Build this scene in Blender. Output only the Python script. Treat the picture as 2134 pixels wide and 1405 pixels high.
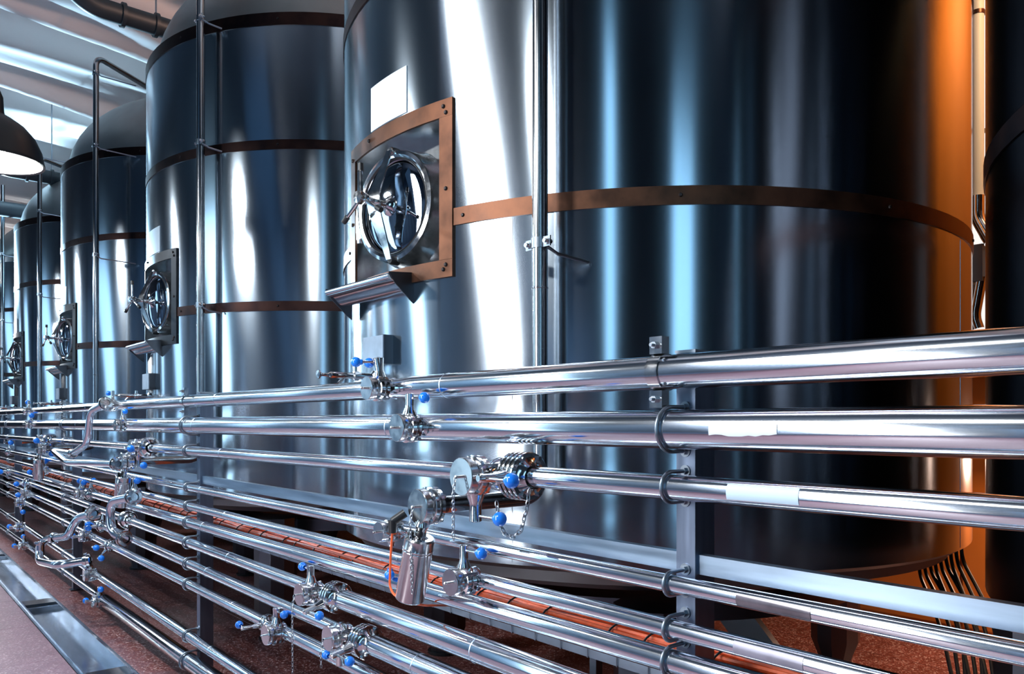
import bpy, math, random
from mathutils import Vector, Matrix
random.seed(7)
PI = math.pi
C = bpy.context.scene.collection
for o in list(bpy.data.objects): bpy.data.objects.remove(o)

# ------------------------------------------------------------------ camera, world, light, exposure
CZ = 1.76                                   # eye height; X runs from the aisle into the tanks, Y along the pipes
cd = bpy.data.cameras.new('camera'); cam = bpy.data.objects.new('camera', cd); C.objects.link(cam)
cam.location = (0, 0, CZ); cam.rotation_euler = (PI/2, 0, -math.atan2(.642, .7666))
cd.sensor_width = 36; cd.lens = 36*1626/2134; cd.shift_y = (878-702.5)/2134; cd.clip_start = .05
bpy.context.scene.camera = cam
vs = bpy.context.scene.view_settings
vs.view_transform = 'Standard'; vs.look = 'None'; vs.gamma = 1; vs.use_curve_mapping = False
vs.exposure = 0.12
w = bpy.data.worlds.new('world'); bpy.context.scene.world = w; w.use_nodes = True
w.node_tree.nodes['Background'].inputs[0].default_value = (.25, .45, .8, 1)
w.node_tree.nodes['Background'].inputs[1].default_value = .03

def area(name, loc, size, energy, col, direction, sy=None):
    d = bpy.data.lights.new(name, 'AREA'); d.energy = energy; d.color = col; d.size = size
    if sy: d.shape = 'RECTANGLE'; d.size_y = sy
    o = bpy.data.objects.new(name, d); C.objects.link(o); o.location = loc
    o.rotation_euler = Vector(direction).to_track_quat('-Z', 'Y').to_euler(); return o
WIN_E = 3.0          # strength of the daylight in the window panes
SLOT_E = 16.0
LAMP_W = 45
S = 3.926            # spacing of tanks and rack posts
TR = 1.83            # tank radius
TX = 3.803; TY = 3.289
# unseen warm lights added behind the tanks for the orange wall and floor
area('rear_warm_fill', (5.9, .8, 5.6), .3, 75, (1, .62, .3), (.75, 0, -1))
area('rear_warm_fill', (6.6, 1.6, 1.5), .4, 34, (1, .62, .42), (-.55, 0.1, -1))
def spot(loc, to, energy, col, ang, blend=.6, rad=.15):
    d = bpy.data.lights.new('ceiling_fill_spot', 'SPOT'); d.energy = energy; d.color = col; d.spot_size = math.radians(ang); d.spot_blend = blend; d.shadow_soft_size = rad
    o = bpy.data.objects.new('ceiling_fill_spot', d); C.objects.link(o); o.location = loc; o.rotation_euler = (Vector(to)-Vector(loc)).to_track_quat('-Z', 'Y').to_euler()
spot((1.35, 19.0, 4.8), (2.6, 9.5, 7.3), 6500, (.45, .76, 1), 75)  # unseen cold spot added to light one side of the ceiling folds
spot((4.6, 3.6, 6.5), (2.2, 11.0, 7.0), 900, (1, .62, .48), 60)  # unseen warm spot added for the other side of the folds

# ------------------------------------------------------------------ materials
def new_mat(name):
    m = bpy.data.materials.new(name); m.use_nodes = True
    return m, m.node_tree, m.node_tree.nodes['Principled BSDF']
def mat(name, col, rough=.5, metal=0., var=0., scale=20, emit=None, es=0, stretch=None, rvar=0, bump=0, aniso=0, coat=0, arot=0, col2=None, thr=None):
    m, nt, b = new_mat(name); N = nt.nodes; L = nt.links
    b.inputs['Base Color'].default_value = (*col, 1); b.inputs['Roughness'].default_value = rough
    b.inputs['Metallic'].default_value = metal; b.inputs['Coat Weight'].default_value = coat
    if emit: b.inputs['Emission Color'].default_value = (*emit, 1); b.inputs['Emission Strength'].default_value = es
    if aniso:
        b.inputs['Anisotropic'].default_value = aniso; b.inputs['Anisotropic Rotation'].default_value = arot
        t = N.new('ShaderNodeTangent'); t.direction_type = 'RADIAL'; t.axis = 'Z'; L.new(t.outputs[0], b.inputs['Tangent'])
    if var or rvar or bump or col2:
        tc = N.new('ShaderNodeTexCoord'); mp = N.new('ShaderNodeMapping'); L.new(tc.outputs['Object'], mp.inputs[0])
        if stretch: mp.inputs['Scale'].default_value = stretch
        nz = N.new('ShaderNodeTexNoise'); nz.inputs['Scale'].default_value = scale; nz.inputs['Detail'].default_value = 5
        L.new(mp.outputs[0], nz.inputs[0])
        if var or col2:
            r = N.new('ShaderNodeValToRGB'); L.new(nz.outputs[0], r.inputs[0])
            a, c = (thr or (.3, .7)); r.color_ramp.elements[0].position = a; r.color_ramp.elements[1].position = c
            c2 = col2 or tuple(min(1, x*(1+var)) for x in col); c1 = col if col2 else tuple(x*(1-var) for x in col)
            r.color_ramp.elements[0].color = (*c1, 1); r.color_ramp.elements[1].color = (*c2, 1)
            L.new(r.outputs[0], b.inputs['Base Color'])
        if rvar:
            mr = N.new('ShaderNodeMapRange'); mr.inputs[3].default_value = rough-rvar; mr.inputs[4].default_value = rough+rvar
            mr.inputs[1].default_value = .3; mr.inputs[2].default_value = .7
            L.new(nz.outputs[0], mr.inputs[0]); L.new(mr.outputs[0], b.inputs['Roughness'])
        if bump:
            bp = N.new('ShaderNodeBump'); bp.inputs['Strength'].default_value = bump; bp.inputs['Distance'].default_value = .01
            L.new(nz.outputs[0], bp.inputs['Height']); L.new(bp.outputs[0], b.inputs['Normal'])
    return m
M = {}
M['tank'] = mat('brushed_tank_steel', (.42, .48, .54), .17, 1, var=.10, scale=2.2, stretch=(1, 1, .25), rvar=.015, aniso=.85, arot=.25)
M['tankshade'] = mat('shaded_tank_steel', (.035, .04, .05), .25, 1, aniso=.8, arot=.25)  # tank steel with shade put into its colour
M['dome'] = mat('dull_dome_steel', (.30, .30, .30), .5, 1, var=.1, scale=3)
M['pipe'] = mat('polished_pipe_steel', (.80, .85, .92), .12, 1, var=.03, scale=8, stretch=(1, .15, 1), rvar=.015)
M['pole'] = mat('vertical_pipe_steel', (.46, .48, .50), .18, 1, var=.06, scale=14, stretch=(1, 1, .2), rvar=.03)
M['chrome'] = mat('machined_steel', (.80, .81, .82), .12, 1, var=.04, scale=30, rvar=.04)
M['turned'] = mat('turned_cap_steel', (.70, .71, .73), .2, 1, var=.05, scale=30, rvar=.05)
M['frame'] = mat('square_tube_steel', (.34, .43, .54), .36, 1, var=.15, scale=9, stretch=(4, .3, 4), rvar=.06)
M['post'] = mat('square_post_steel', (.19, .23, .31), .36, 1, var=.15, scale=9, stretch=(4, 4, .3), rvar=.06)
M['bolt'] = mat('dull_bolt_steel', (.34, .38, .43), .3, 1)
M['copper'] = mat('aged_copper_strip', (.08, .04, .027), .42, 1, scale=7, col2=(.19, .085, .05), rvar=.08, thr=(.35, .75))
M['copperdark'] = mat('dark_copper_strip', (.025, .016, .018), .4, 1, scale=6, col2=(.06, .03, .025), rvar=.05)  # darker copper for the upper bands and the other tanks
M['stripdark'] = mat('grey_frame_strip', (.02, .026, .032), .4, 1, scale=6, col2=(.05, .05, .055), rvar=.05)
M['screw'] = mat('dark_screw', (.03, .025, .025), .4, .6)
M['blue'] = mat('blue_plastic', (.008, .19, .80), .2, 0, coat=.4)
M['black'] = mat('black_rubber', (.012, .012, .014), .4)
M['darkpipe'] = mat('dark_steel_pipe', (.12, .12, .13), .22, 1)
M['duct'] = mat('grey_duct', (.02, .028, .036), .5)
M['orange'] = mat('orange_cable', (.80, .12, .03), .4, 0, var=.2, scale=30)
M['tray'] = mat('galvanised_tray', (.36, .42, .50), .42, .85, var=.12, scale=12)
M['white'] = mat('white_plate', (.72, .82, .90), .35, 0)
M['sticker'] = mat('pale_sticker', (.55, .70, .82), .45)
M['film'] = mat('grey_sticker', (.30, .29, .36), .3, .3, var=.2, scale=14)
M['filmdark'] = mat('dark_sticker', (.13, .11, .13), .12, .2, var=.3, scale=14, coat=.5)
M['glass'] = mat('sight_glass', (.30, .34, .40), .04, 1)
M['lampout'] = mat('black_enamel', (.006, .006, .008), .4)
M['lampin'] = mat('white_enamel', (.8, .8, .8), .5)
M['bulb'] = mat('glowing_bulb', (1, 1, 1), .5, emit=(.93, .97, 1), es=25)
M['wall'] = mat('painted_wall', (.012, .022, .040), .8, var=.1, scale=2)
M['reflectblue'] = mat('blue_reflector_paint', (.12, .24, .40), .7, var=.1, scale=2)
M['wallwhite'] = mat('white_wall', (.75, .72, .68), .7)
M['wallorange'] = mat('orange_wall', (.62, .19, .02), .6, var=.08, scale=2)
M['concrete'] = mat('grout', (.05, .03, .03), .8)
M['leg'] = mat('leg_steel', (.12, .13, .15), .3, 1)
M['pane'] = mat('daylight_pane', (.1, .1, .1), .3, emit=(.36, .70, 1.0), es=WIN_E)
M['panewhite'] = mat('bright_daylight_pane', (.1, .1, .1), .3, emit=(.95, .97, 1.0), es=SLOT_E)
M['panecool'] = mat('cool_gap_glow', (.1, .1, .1), .3, emit=(.55, .82, 1), es=5)
M['panedim'] = mat('dim_gap_glow', (.1, .1, .1), .3, emit=(.42, .72, 1), es=3)
M['panewarm'] = mat('warm_lit_pane', (.1, .1, .1), .3, emit=(1, .78, .6), es=4)
M['panepale'] = mat('pale_daylight_pane', (.1, .1, .1), .3, emit=(1, .93, .88), es=.95)
M['winframe'] = mat('window_frame', (.3, .3, .3), .5)
M['drain'] = mat('drain_steel', (.48, .60, .74), .2, 1, var=.1, scale=3, rvar=.05, bump=.04)
def floor_mat():
    m, nt, b = new_mat('terrazzo'); N = nt.nodes; L = nt.links
    tc = N.new('ShaderNodeNewGeometry')
    v = N.new('ShaderNodeTexVoronoi'); v.inputs['Scale'].default_value = 95; L.new(tc.outputs['Position'], v.inputs['Vector'])
    r = N.new('ShaderNodeValToRGB'); L.new(v.outputs['Color'], r.inputs[0]); e = r.color_ramp.elements
    e[0].position = .25; e[0].color = (.14, .035, .03, 1); e[1].position = .95; e[1].color = (.75, .58, .58, 1)
    x = e.new(.7); x.color = (.26, .09, .08, 1)
    n = N.new('ShaderNodeTexNoise'); n.inputs['Scale'].default_value = 4.5; n.inputs['Detail'].default_value = 9; n.inputs['Roughness'].default_value = .7; L.new(tc.outputs['Position'], n.inputs[0])
    mx = N.new('ShaderNodeMix'); mx.data_type = 'RGBA'; mx.blend_type = 'MULTIPLY'; mx.inputs[0].default_value = .6
    r2 = N.new('ShaderNodeValToRGB'); L.new(n.outputs[0], r2.inputs[0]); r2.color_ramp.elements[0].position = .35; r2.color_ramp.elements[0].color = (.45, .4, .4, 1); r2.color_ramp.elements[1].position = .65
    # paler lilac on the aisle side, red under the tanks
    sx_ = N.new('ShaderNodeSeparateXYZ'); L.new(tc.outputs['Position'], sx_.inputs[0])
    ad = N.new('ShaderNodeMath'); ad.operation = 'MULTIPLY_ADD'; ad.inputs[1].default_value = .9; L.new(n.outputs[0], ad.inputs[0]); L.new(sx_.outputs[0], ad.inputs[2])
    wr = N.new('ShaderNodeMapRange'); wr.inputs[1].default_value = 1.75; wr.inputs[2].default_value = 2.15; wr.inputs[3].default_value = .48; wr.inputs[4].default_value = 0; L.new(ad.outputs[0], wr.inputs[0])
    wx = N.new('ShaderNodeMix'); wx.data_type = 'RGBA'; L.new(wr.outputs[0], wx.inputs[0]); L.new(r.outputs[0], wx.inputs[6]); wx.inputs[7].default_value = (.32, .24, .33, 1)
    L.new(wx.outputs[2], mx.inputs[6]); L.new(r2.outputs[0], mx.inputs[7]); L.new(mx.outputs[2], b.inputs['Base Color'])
    mr = N.new('ShaderNodeMapRange'); mr.inputs[3].default_value = .22; mr.inputs[4].default_value = .5; L.new(n.outputs[0], mr.inputs[0]); L.new(mr.outputs[0], b.inputs['Roughness'])
    bp = N.new('ShaderNodeBump'); bp.inputs['Strength'].default_value = .35; bp.inputs['Distance'].default_value = .004
    n3 = N.new('ShaderNodeTexNoise'); n3.inputs['Scale'].default_value = 60; L.new(tc.outputs['Position'], n3.inputs[0]); L.new(n3.outputs[0], bp.inputs['Height']); L.new(bp.outputs[0], b.inputs['Normal'])
    return m
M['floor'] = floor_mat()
M['fabric'] = mat('ceiling_fabric', (.85, .80, .78), .8)

# ------------------------------------------------------------------ mesh helpers
def basis(a):
    a = Vector(a).normalized(); t = Vector((0, 0, 1)) if abs(a.z) < .9 else Vector((1, 0, 0))
    e1 = t.cross(a).normalized(); return a, e1, a.cross(e1)
class MB:
    def __init__(s): s.v = []; s.f = []
    def quad(s, *p):
        b = len(s.v); s.v += [Vector(q) for q in p]; s.f.append(tuple(range(b, b+len(p))))
    def box(s, c, d, ax=None):
        c = Vector(c); b = len(s.v); ex, ey, ez = ax or (Vector((1, 0, 0)), Vector((0, 1, 0)), Vector((0, 0, 1)))
        for i in (-1, 1):
            for j in (-1, 1):
                for k in (-1, 1): s.v.append(c+ex*(i*d[0]/2)+ey*(j*d[1]/2)+ez*(k*d[2]/2))
        for q in ((0, 1, 3, 2), (4, 6, 7, 5), (0, 4, 5, 1), (2, 3, 7, 6), (0, 2, 6, 4), (1, 5, 7, 3)): s.f.append(tuple(b+i for i in q))
        return s
    def lathe(s, p0, axis, prof, n=24, a0=0, a1=None, e=None):
        a, e1, e2 = basis(axis); p0 = Vector(p0)
        if e is not None: e1 = Vector(e).normalized(); e2 = a.cross(e1)
        full = a1 is None; m = n if full else n+1; b = len(s.v)
        for r, h in prof:
            for i in range(m):
                t = a0+(2*PI if full else a1-a0)*i/n
                s.v.append(p0+a*h+(e1*math.cos(t)+e2*math.sin(t))*r)
        for j in range(len(prof)-1):
            for i in range(n):
                k = (i+1) % m
                s.f.append((b+j*m+i, b+j*m+k, b+(j+1)*m+k, b+(j+1)*m+i))
        return s
    def cyl(s, p0, p1, r0, r1=None, n=20):
        p0 = Vector(p0); p1 = Vector(p1); d = (p1-p0); L = d.length; r1 = r0 if r1 is None else r1
        return s.lathe(p0, d, [(1e-5, 0), (r0, 0), (r1, L), (1e-5, L)], n)
    def sphere(s, c, r, n=20):
        k = n//2
        return s.lathe(c, (0, 0, 1), [(max(1e-5, r*math.sin(PI*i/k)), -r*math.cos(PI*i/k)) for i in range(k+1)], n)
    def tube(s, path, r, n=10, closed=False, caps=True):
        P = [Vector(p) for p in path]; m = len(P); b = len(s.v); e = None
        for i, p in enumerate(P):
            if closed: t = P[(i+1) % m]-P[i-1]
            else: t = P[min(i+1, m-1)]-P[max(i-1, 0)]
            t.normalize()
            if e is None: _, e, _ = basis(t)
            e = (e-t*e.dot(t)).normalized(); g = t.cross(e); rr = r[i] if isinstance(r, (list, tuple)) else r
            for k in range(n): s.v.append(p+(e*math.cos(2*PI*k/n)+g*math.sin(2*PI*k/n))*rr)
        for i in range(m if closed else m-1):
            j = (i+1) % m
            for k in range(n): s.f.append((b+i*n+k, b+i*n+(k+1) % n, b+j*n+(k+1) % n, b+j*n+k))
        if caps and not closed: s.f.append(tuple(b+k for k in reversed(range(n)))); s.f.append(tuple(b+(m-1)*n+k for k in range(n)))
        return s
    def build(s, name, m, parent=None, org=None, smooth=35):
        me = bpy.data.meshes.new(name)
        o = Vector(org) if org is not None else (parent['_o'] if parent is not None and '_o' in parent else None)
        if o is not None: o = Vector(o); vv = [v-o for v in s.v]
        else: vv = s.v
        me.from_pydata([tuple(v) for v in vv], [], s.f); me.update()
        import bmesh
        bm = bmesh.new(); bm.from_mesh(me); bmesh.ops.remove_doubles(bm, verts=bm.verts, dist=2e-5); bmesh.ops.recalc_face_normals(bm, faces=bm.faces); bm.to_mesh(me); bm.free()
        me.materials.append(M[m] if isinstance(m, str) else m)
        if smooth: me.shade_smooth(); me.set_sharp_from_angle(angle=math.radians(smooth))
        ob = bpy.data.objects.new(name, me); C.objects.link(ob)
        if parent is not None:
            ob.parent = parent; ob['_o'] = tuple(o) if o is not None else (0, 0, 0)
        elif o is not None: ob.location = o; ob['_o'] = tuple(o)
        return ob
def thing(name, label, cat, loc, group=None):
    o = bpy.data.objects.new(name, None); C.objects.link(o); o.location = loc; o.empty_display_size = .1
    o['label'] = label; o['category'] = cat; o['_o'] = tuple(loc)
    if group: o['group'] = group
    return o
def tag(o, label, cat, group=None):
    o['label'] = label; o['category'] = cat
    if group: o['group'] = group
    return o
def struct(o): o['kind'] = 'structure'; return o
def copy_tree(o, parent=None):
    c = o.copy(); C.objects.link(c); c.parent = parent
    for ch in o.children: copy_tree(ch, c)
    return c
def bezier(pts, rad=.05, n=6):
    """polyline with rounded corners"""
    P = [Vector(p) for p in pts]; out = [P[0]]
    for i in range(1, len(P)-1):
        a = (P[i-1]-P[i]); b = (P[i+1]-P[i]); r = min(rad, a.length*.49, b.length*.49); a = P[i]+a.normalized()*r; b = P[i]+b.normalized()*r
        for k in range(n+1):
            t = k/n; out.append(a*(1-t)**2+P[i]*2*t*(1-t)+b*t*t)
    out.append(P[-1]); return out
# pixel of the photograph + known plane -> point of the place (used only to read off positions)
def rate(x): return .7666*(x-1067)/1626+.642
def dirp(x, y): xr = (x-1067)/1626; return Vector((.7666*xr+.642, -.642*xr+.7666, -(y-878)/1626))
def onX(x, y, X): d = dirp(x, y); return d*(X/d.x)+Vector((0, 0, CZ))
def onY(x, y, Y): d = dirp(x, y); return d*(Y/d.y)+Vector((0, 0, CZ))

# ------------------------------------------------------------------ the room
YL0, YL1 = -9.0, 27.0; XW = -2.6; XB = 7.0; ZC = 7.2
DX0, DX1 = 1.17, 1.50
fl = struct(MB().box((2.2, 9, -.14), (9.6, 36.2, .1)).build('floor', 'concrete', smooth=0))
def slabs(x0, x1, n):
    wd = (x1-x0)/n; ln = 1.2; g = .003
    mb = MB(); hx, hy = wd/2-g, ln/2-g; b = .002
    mb.lathe((0, 0, 0), (0, 0, 1), [(1e-5, -.09)], 4) if 0 else None
    mb.quad((-hx+b, -hy+b, 0), (hx-b, -hy+b, 0), (hx-b, hy-b, 0), (-hx+b, hy-b, 0))
    ring = [(-hx, -hy), (hx, -hy), (hx, hy), (-hx, hy)]; ri = [(-hx+b, -hy+b), (hx-b, -hy+b), (hx-b, hy-b), (-hx+b, hy-b)]
    for i in range(4):
        j = (i+1) % 4
        mb.quad((*ring[i], -b), (*ring[j], -b), (*ri[j], 0), (*ri[i], 0)); mb.quad((*ring[i], -.09), (*ring[j], -.09), (*ring[j], -b), (*ring[i], -b))
    proto = None
    for i in range(n):
        for j in range(int((YL1-YL0)/ln)):
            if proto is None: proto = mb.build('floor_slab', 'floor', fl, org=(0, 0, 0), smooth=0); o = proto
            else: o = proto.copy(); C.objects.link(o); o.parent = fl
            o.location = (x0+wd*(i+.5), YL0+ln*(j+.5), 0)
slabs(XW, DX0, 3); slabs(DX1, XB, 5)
# drainage channel sunk in the floor
dr = thing('floor_drain', 'long open stainless drain channel sunk in the aisle floor', 'drain', (1.335, 9, 0))
mb = MB(); zb = -.075
for x0, x1, z0, z1 in ((DX0, DX0+.035, .002, .002), (DX0+.035, DX0+.035, .002, zb), (DX0+.035, DX1-.035, zb, zb), (DX1-.035, DX1-.035, zb, .002), (DX1-.035, DX1, .002, .002)):
    ys = [YL0+.5+i*1.0 for i in range(34)]
    for i in range(33):
        mb.quad((x0, ys[i], z0), (x1, ys[i], z1), (x1, ys[i+1], z1), (x0, ys[i+1], z0))
mb.build('channel', 'drain', dr, smooth=0)
for x in (DX0+.03, DX1-.03): MB().box((x, 9, .006), (.012, 32, .012)).build('lip', 'drain', dr, smooth=0)
for y in (3.2, 6.05, 8.9, 12.5, 16, 20): MB().box((1.335, y, -.035), (.27, .22, .03)).build('cross_plate', 'darkpipe', dr, smooth=0)

wl = struct(MB().box((XW-.1, 9, ZC/2), (.2, 36.2, ZC)).build('wall_left', 'wall', smooth=0))
struct(MB().box((2.2, YL0-.1, ZC/2), (9.6, .2, ZC)).build('wall_near', 'wall', smooth=0))
struct(MB().box((2.2, YL1+.1, ZC/2), (9.6, .2, ZC)).build('wall_far', 'wall', smooth=0))
MB().box((XW+.012, 13.2, 1.35), (.02, 27, 2.7)).build('blue_reflector', 'reflectblue', wl, smooth=0)  # unseen blue panel added so the rack pipes reflect blue
wb = struct(MB().box((XB+.1, 9, ZC/2), (.2, 36.2, ZC)).build('wall_back', 'wallorange', smooth=0))
# panels of the orange wainscot
for i in range(12):
    MB().box((XB-.03, -2+i*1.3, .62), (.03, 1.27, 1.1)).build('wall_panel', 'wallorange', wb, smooth=0)
# ceiling of draped fabric: folds run across the hall and sag towards the tanks
mb = MB(); nx, ny = 44, 420; X0, X1 = .7, XB
def ceil_z(x, y):
    k = 1+.35*math.sin(y*.55)+.2*math.sin(y*1.3+1)
    fold = .20*math.sin(y*2.4+.8*math.sin(y*.37)-x*1.0)+.12*math.sin(y*4.9-x*1.6+1.3)+.05*math.sin(y*10.3-x*3.8)
    fold += .10*abs(math.sin(y*1.05+.4))
    return ZC-.35+.22*math.sin((x-X0)*PI/(X1-X0)*1.0)+fold*k*.8
for i in range(nx+1):
    for j in range(ny+1):
        x = X0+(X1-X0)*i/nx; y = YL0+(YL1-YL0)*j/ny; mb.v.append(Vector((x, y, ceil_z(x, y))))
for i in range(nx):
    for j in range(ny):
        a = i*(ny+1)+j; mb.f.append((a, a+ny+1, a+ny+2, a+1))
struct(mb.build('ceiling', 'fabric', smooth=180))
struct(MB().box((2.2, 9, ZC+.35), (9.6, 36.4, .1)).build('ceiling_slab', 'wall', smooth=0))
struct(MB().box((.66, 9, ZC-.05), (.1, 36.2, .75)).box((-.95, 9, ZC-.25), (3.3, 36.2, .06)).build('aisle_roof', 'wall', smooth=0))  # unseen dark roof over the aisle, put in so tank tops reflect dark
# windows in the left wall
WN = 0
def window(y, wdt, z0, z1, pane='pane', X=XW, cols=1, rows=3):
    global WN
    WN += 1
    f = MB(); x = X+.03
    for yy in (y-wdt/2-.03, y+wdt/2+.03): f.box((x, yy, (z0+z1)/2), (.08, .06, z1-z0+.12))
    for zz in (z0-.03, z1+.03): f.box((x, y, zz), (.08, wdt, .06))
    for k in range(1, rows): f.box((x, y, z0+(z1-z0)*k/rows), (.05, wdt, .035))
    for k in range(1, cols): f.box((x, y-wdt/2+wdt*k/cols, (z0+z1)/2), (.05, .035, z1-z0))
    o = struct(f.build('window_%d' % WN, 'winframe', smooth=0))
    for i in range(cols):
        for k in range(rows):
            MB().box((x-.005, y-wdt/2+wdt*(i+.5)/cols, z0+(z1-z0)*(k+.5)/rows), (.01, wdt/cols-.03, (z1-z0)/rows-.03)).build('pane', pane, o, smooth=0)
window(-.85, .42, .5, 6.0)
window(-5.4, 1.9, .5, 5.9, cols=2)
CURT = mat('added_curtain_cloth', (.045, .085, .14), .8)  # cloth of the made-up curtains and the blocking sheet
def leaning_gap(y0, top=1.0):
    """unseen window; leaning gap and curtains made up to slant its tank reflection"""
    global WN
    WN += 1
    rows = [(6.3, 5.65, 4.4), (5.4, 5.15, 3.75), (4.2, 4.4, 3.05), (2.65, 3.5, 2.5), (1.65, 3.1, 2.4), (.6, 2.9, 2.3)]
    if top < 1: rows = [(4.6, 4.6, 3.5)]+rows[2:]
    x = XW+.04; o = MB()
    for z in (.55, rows[0][0]+.05): o.box((x, y0+3.7, z), (.08, 3.7, .06))
    o = struct(o.build('window_%d' % WN, 'winframe', smooth=0))
    p = MB()
    for i in range(len(rows)-1):
        (z1, a1, b1), (z0, a0, b0) = rows[i], rows[i+1]
        p.quad((x, y0+b0, z0), (x, y0+a0, z0), (x, y0+a1, z1), (x, y0+b1, z1))
    p.build('pane', 'panewhite' if top == 1 else ('panecool' if top > .4 else 'panedim'), o, smooth=0)  # glowing polygon that fills the made-up gap
    for side in (0, 1):
        c = MB(); k = 24
        for i, (z, a, b) in enumerate(rows):
            e0, e1 = (b, 1.85) if side == 0 else (a, 5.6)
            for q in range(k+1):
                c.v.append(Vector((x+.07+.03*math.sin(q*1.6), y0+e0+(e1-e0)*q/k, z)))
        for i in range(len(rows)-1):
            for q in range(k): u = i*(k+1)+q; c.f.append((u, u+1, u+k+2, u+k+1))
        c.build('added_curtain', CURT, o, smooth=60)
    if top > .4:       # unseen sheet added to hide most of the gap from the next tank
        c = MB(); k = 14
        for z, a, b in rows:
            for q in range(k+1):
                f = q/k*1.45; tt = f/4.57; yy = a+.12+(2.75-a)*tt
                c.v.append(Vector((x+.05+f, y0+yy+.015*math.sin(q*2.1), z)))
        for i in range(len(rows)-1):
            for q in range(k): u = i*(k+1)+q; c.f.append((u, u+1, u+k+2, u+k+1))
        c.build('gap_blocker', CURT, o, smooth=60)
for j in range(6): leaning_gap(4.0*j, (1, .5, .3, .3, .3, .3)[j])
window(2.5, .75, 2.2, 6.0, 'panepale', X=XB-.06, rows=4)
# far end window
f = MB(); f.box((1.2, YL1-.03, 5.0), (4.2, .08, .08)); f.box((1.2, YL1-.03, 3.6), (4.2, .08, .08))
o = struct(f.build('window_%d' % (WN+1), 'winframe', smooth=0))
for i in range(4): MB().box((-.4+i*1.03, YL1-.02, 4.3), (1.0, .02, 1.3)).build('pane', 'panewhite', o, smooth=0)

# ------------------------------------------------------------------ tanks
ZB = 1.15; UP_ = Vector((0, 0, 1))
ZBAND = [CZ+.909, CZ+.909*2.4, CZ+.909*3.49]
SC = .038
def cyl_patch(mb, cx, cy, R, a0, a1, z0, z1, th, n=8):
    """curved plate on a tank; angles measured from -X towards +Y"""
    for i in range(n):
        t0 = a0+(a1-a0)*i/n; t1 = a0+(a1-a0)*(i+1)/n
        def p(t, r, z): return (cx-r*math.cos(t), cy+r*math.sin(t), z)
        R1 = R+th
        mb.quad(p(t0, R1, z0), p(t1, R1, z0), p(t1, R1, z1), p(t0, R1, z1))
        mb.quad(p(t0, R1, z1), p(t1, R1, z1), p(t1, R, z1), p(t0, R, z1))
        mb.quad(p(t0, R, z0), p(t1, R, z0), p(t1, R1, z0), p(t0, R1, z0))
        if i == 0: mb.quad(p(t0, R, z0), p(t0, R1, z0), p(t0, R1, z1), p(t0, R, z1))
        if i == n-1: mb.quad(p(t1, R1, z0), p(t1, R, z0), p(t1, R, z1), p(t1, R1, z1))
    return mb
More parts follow.
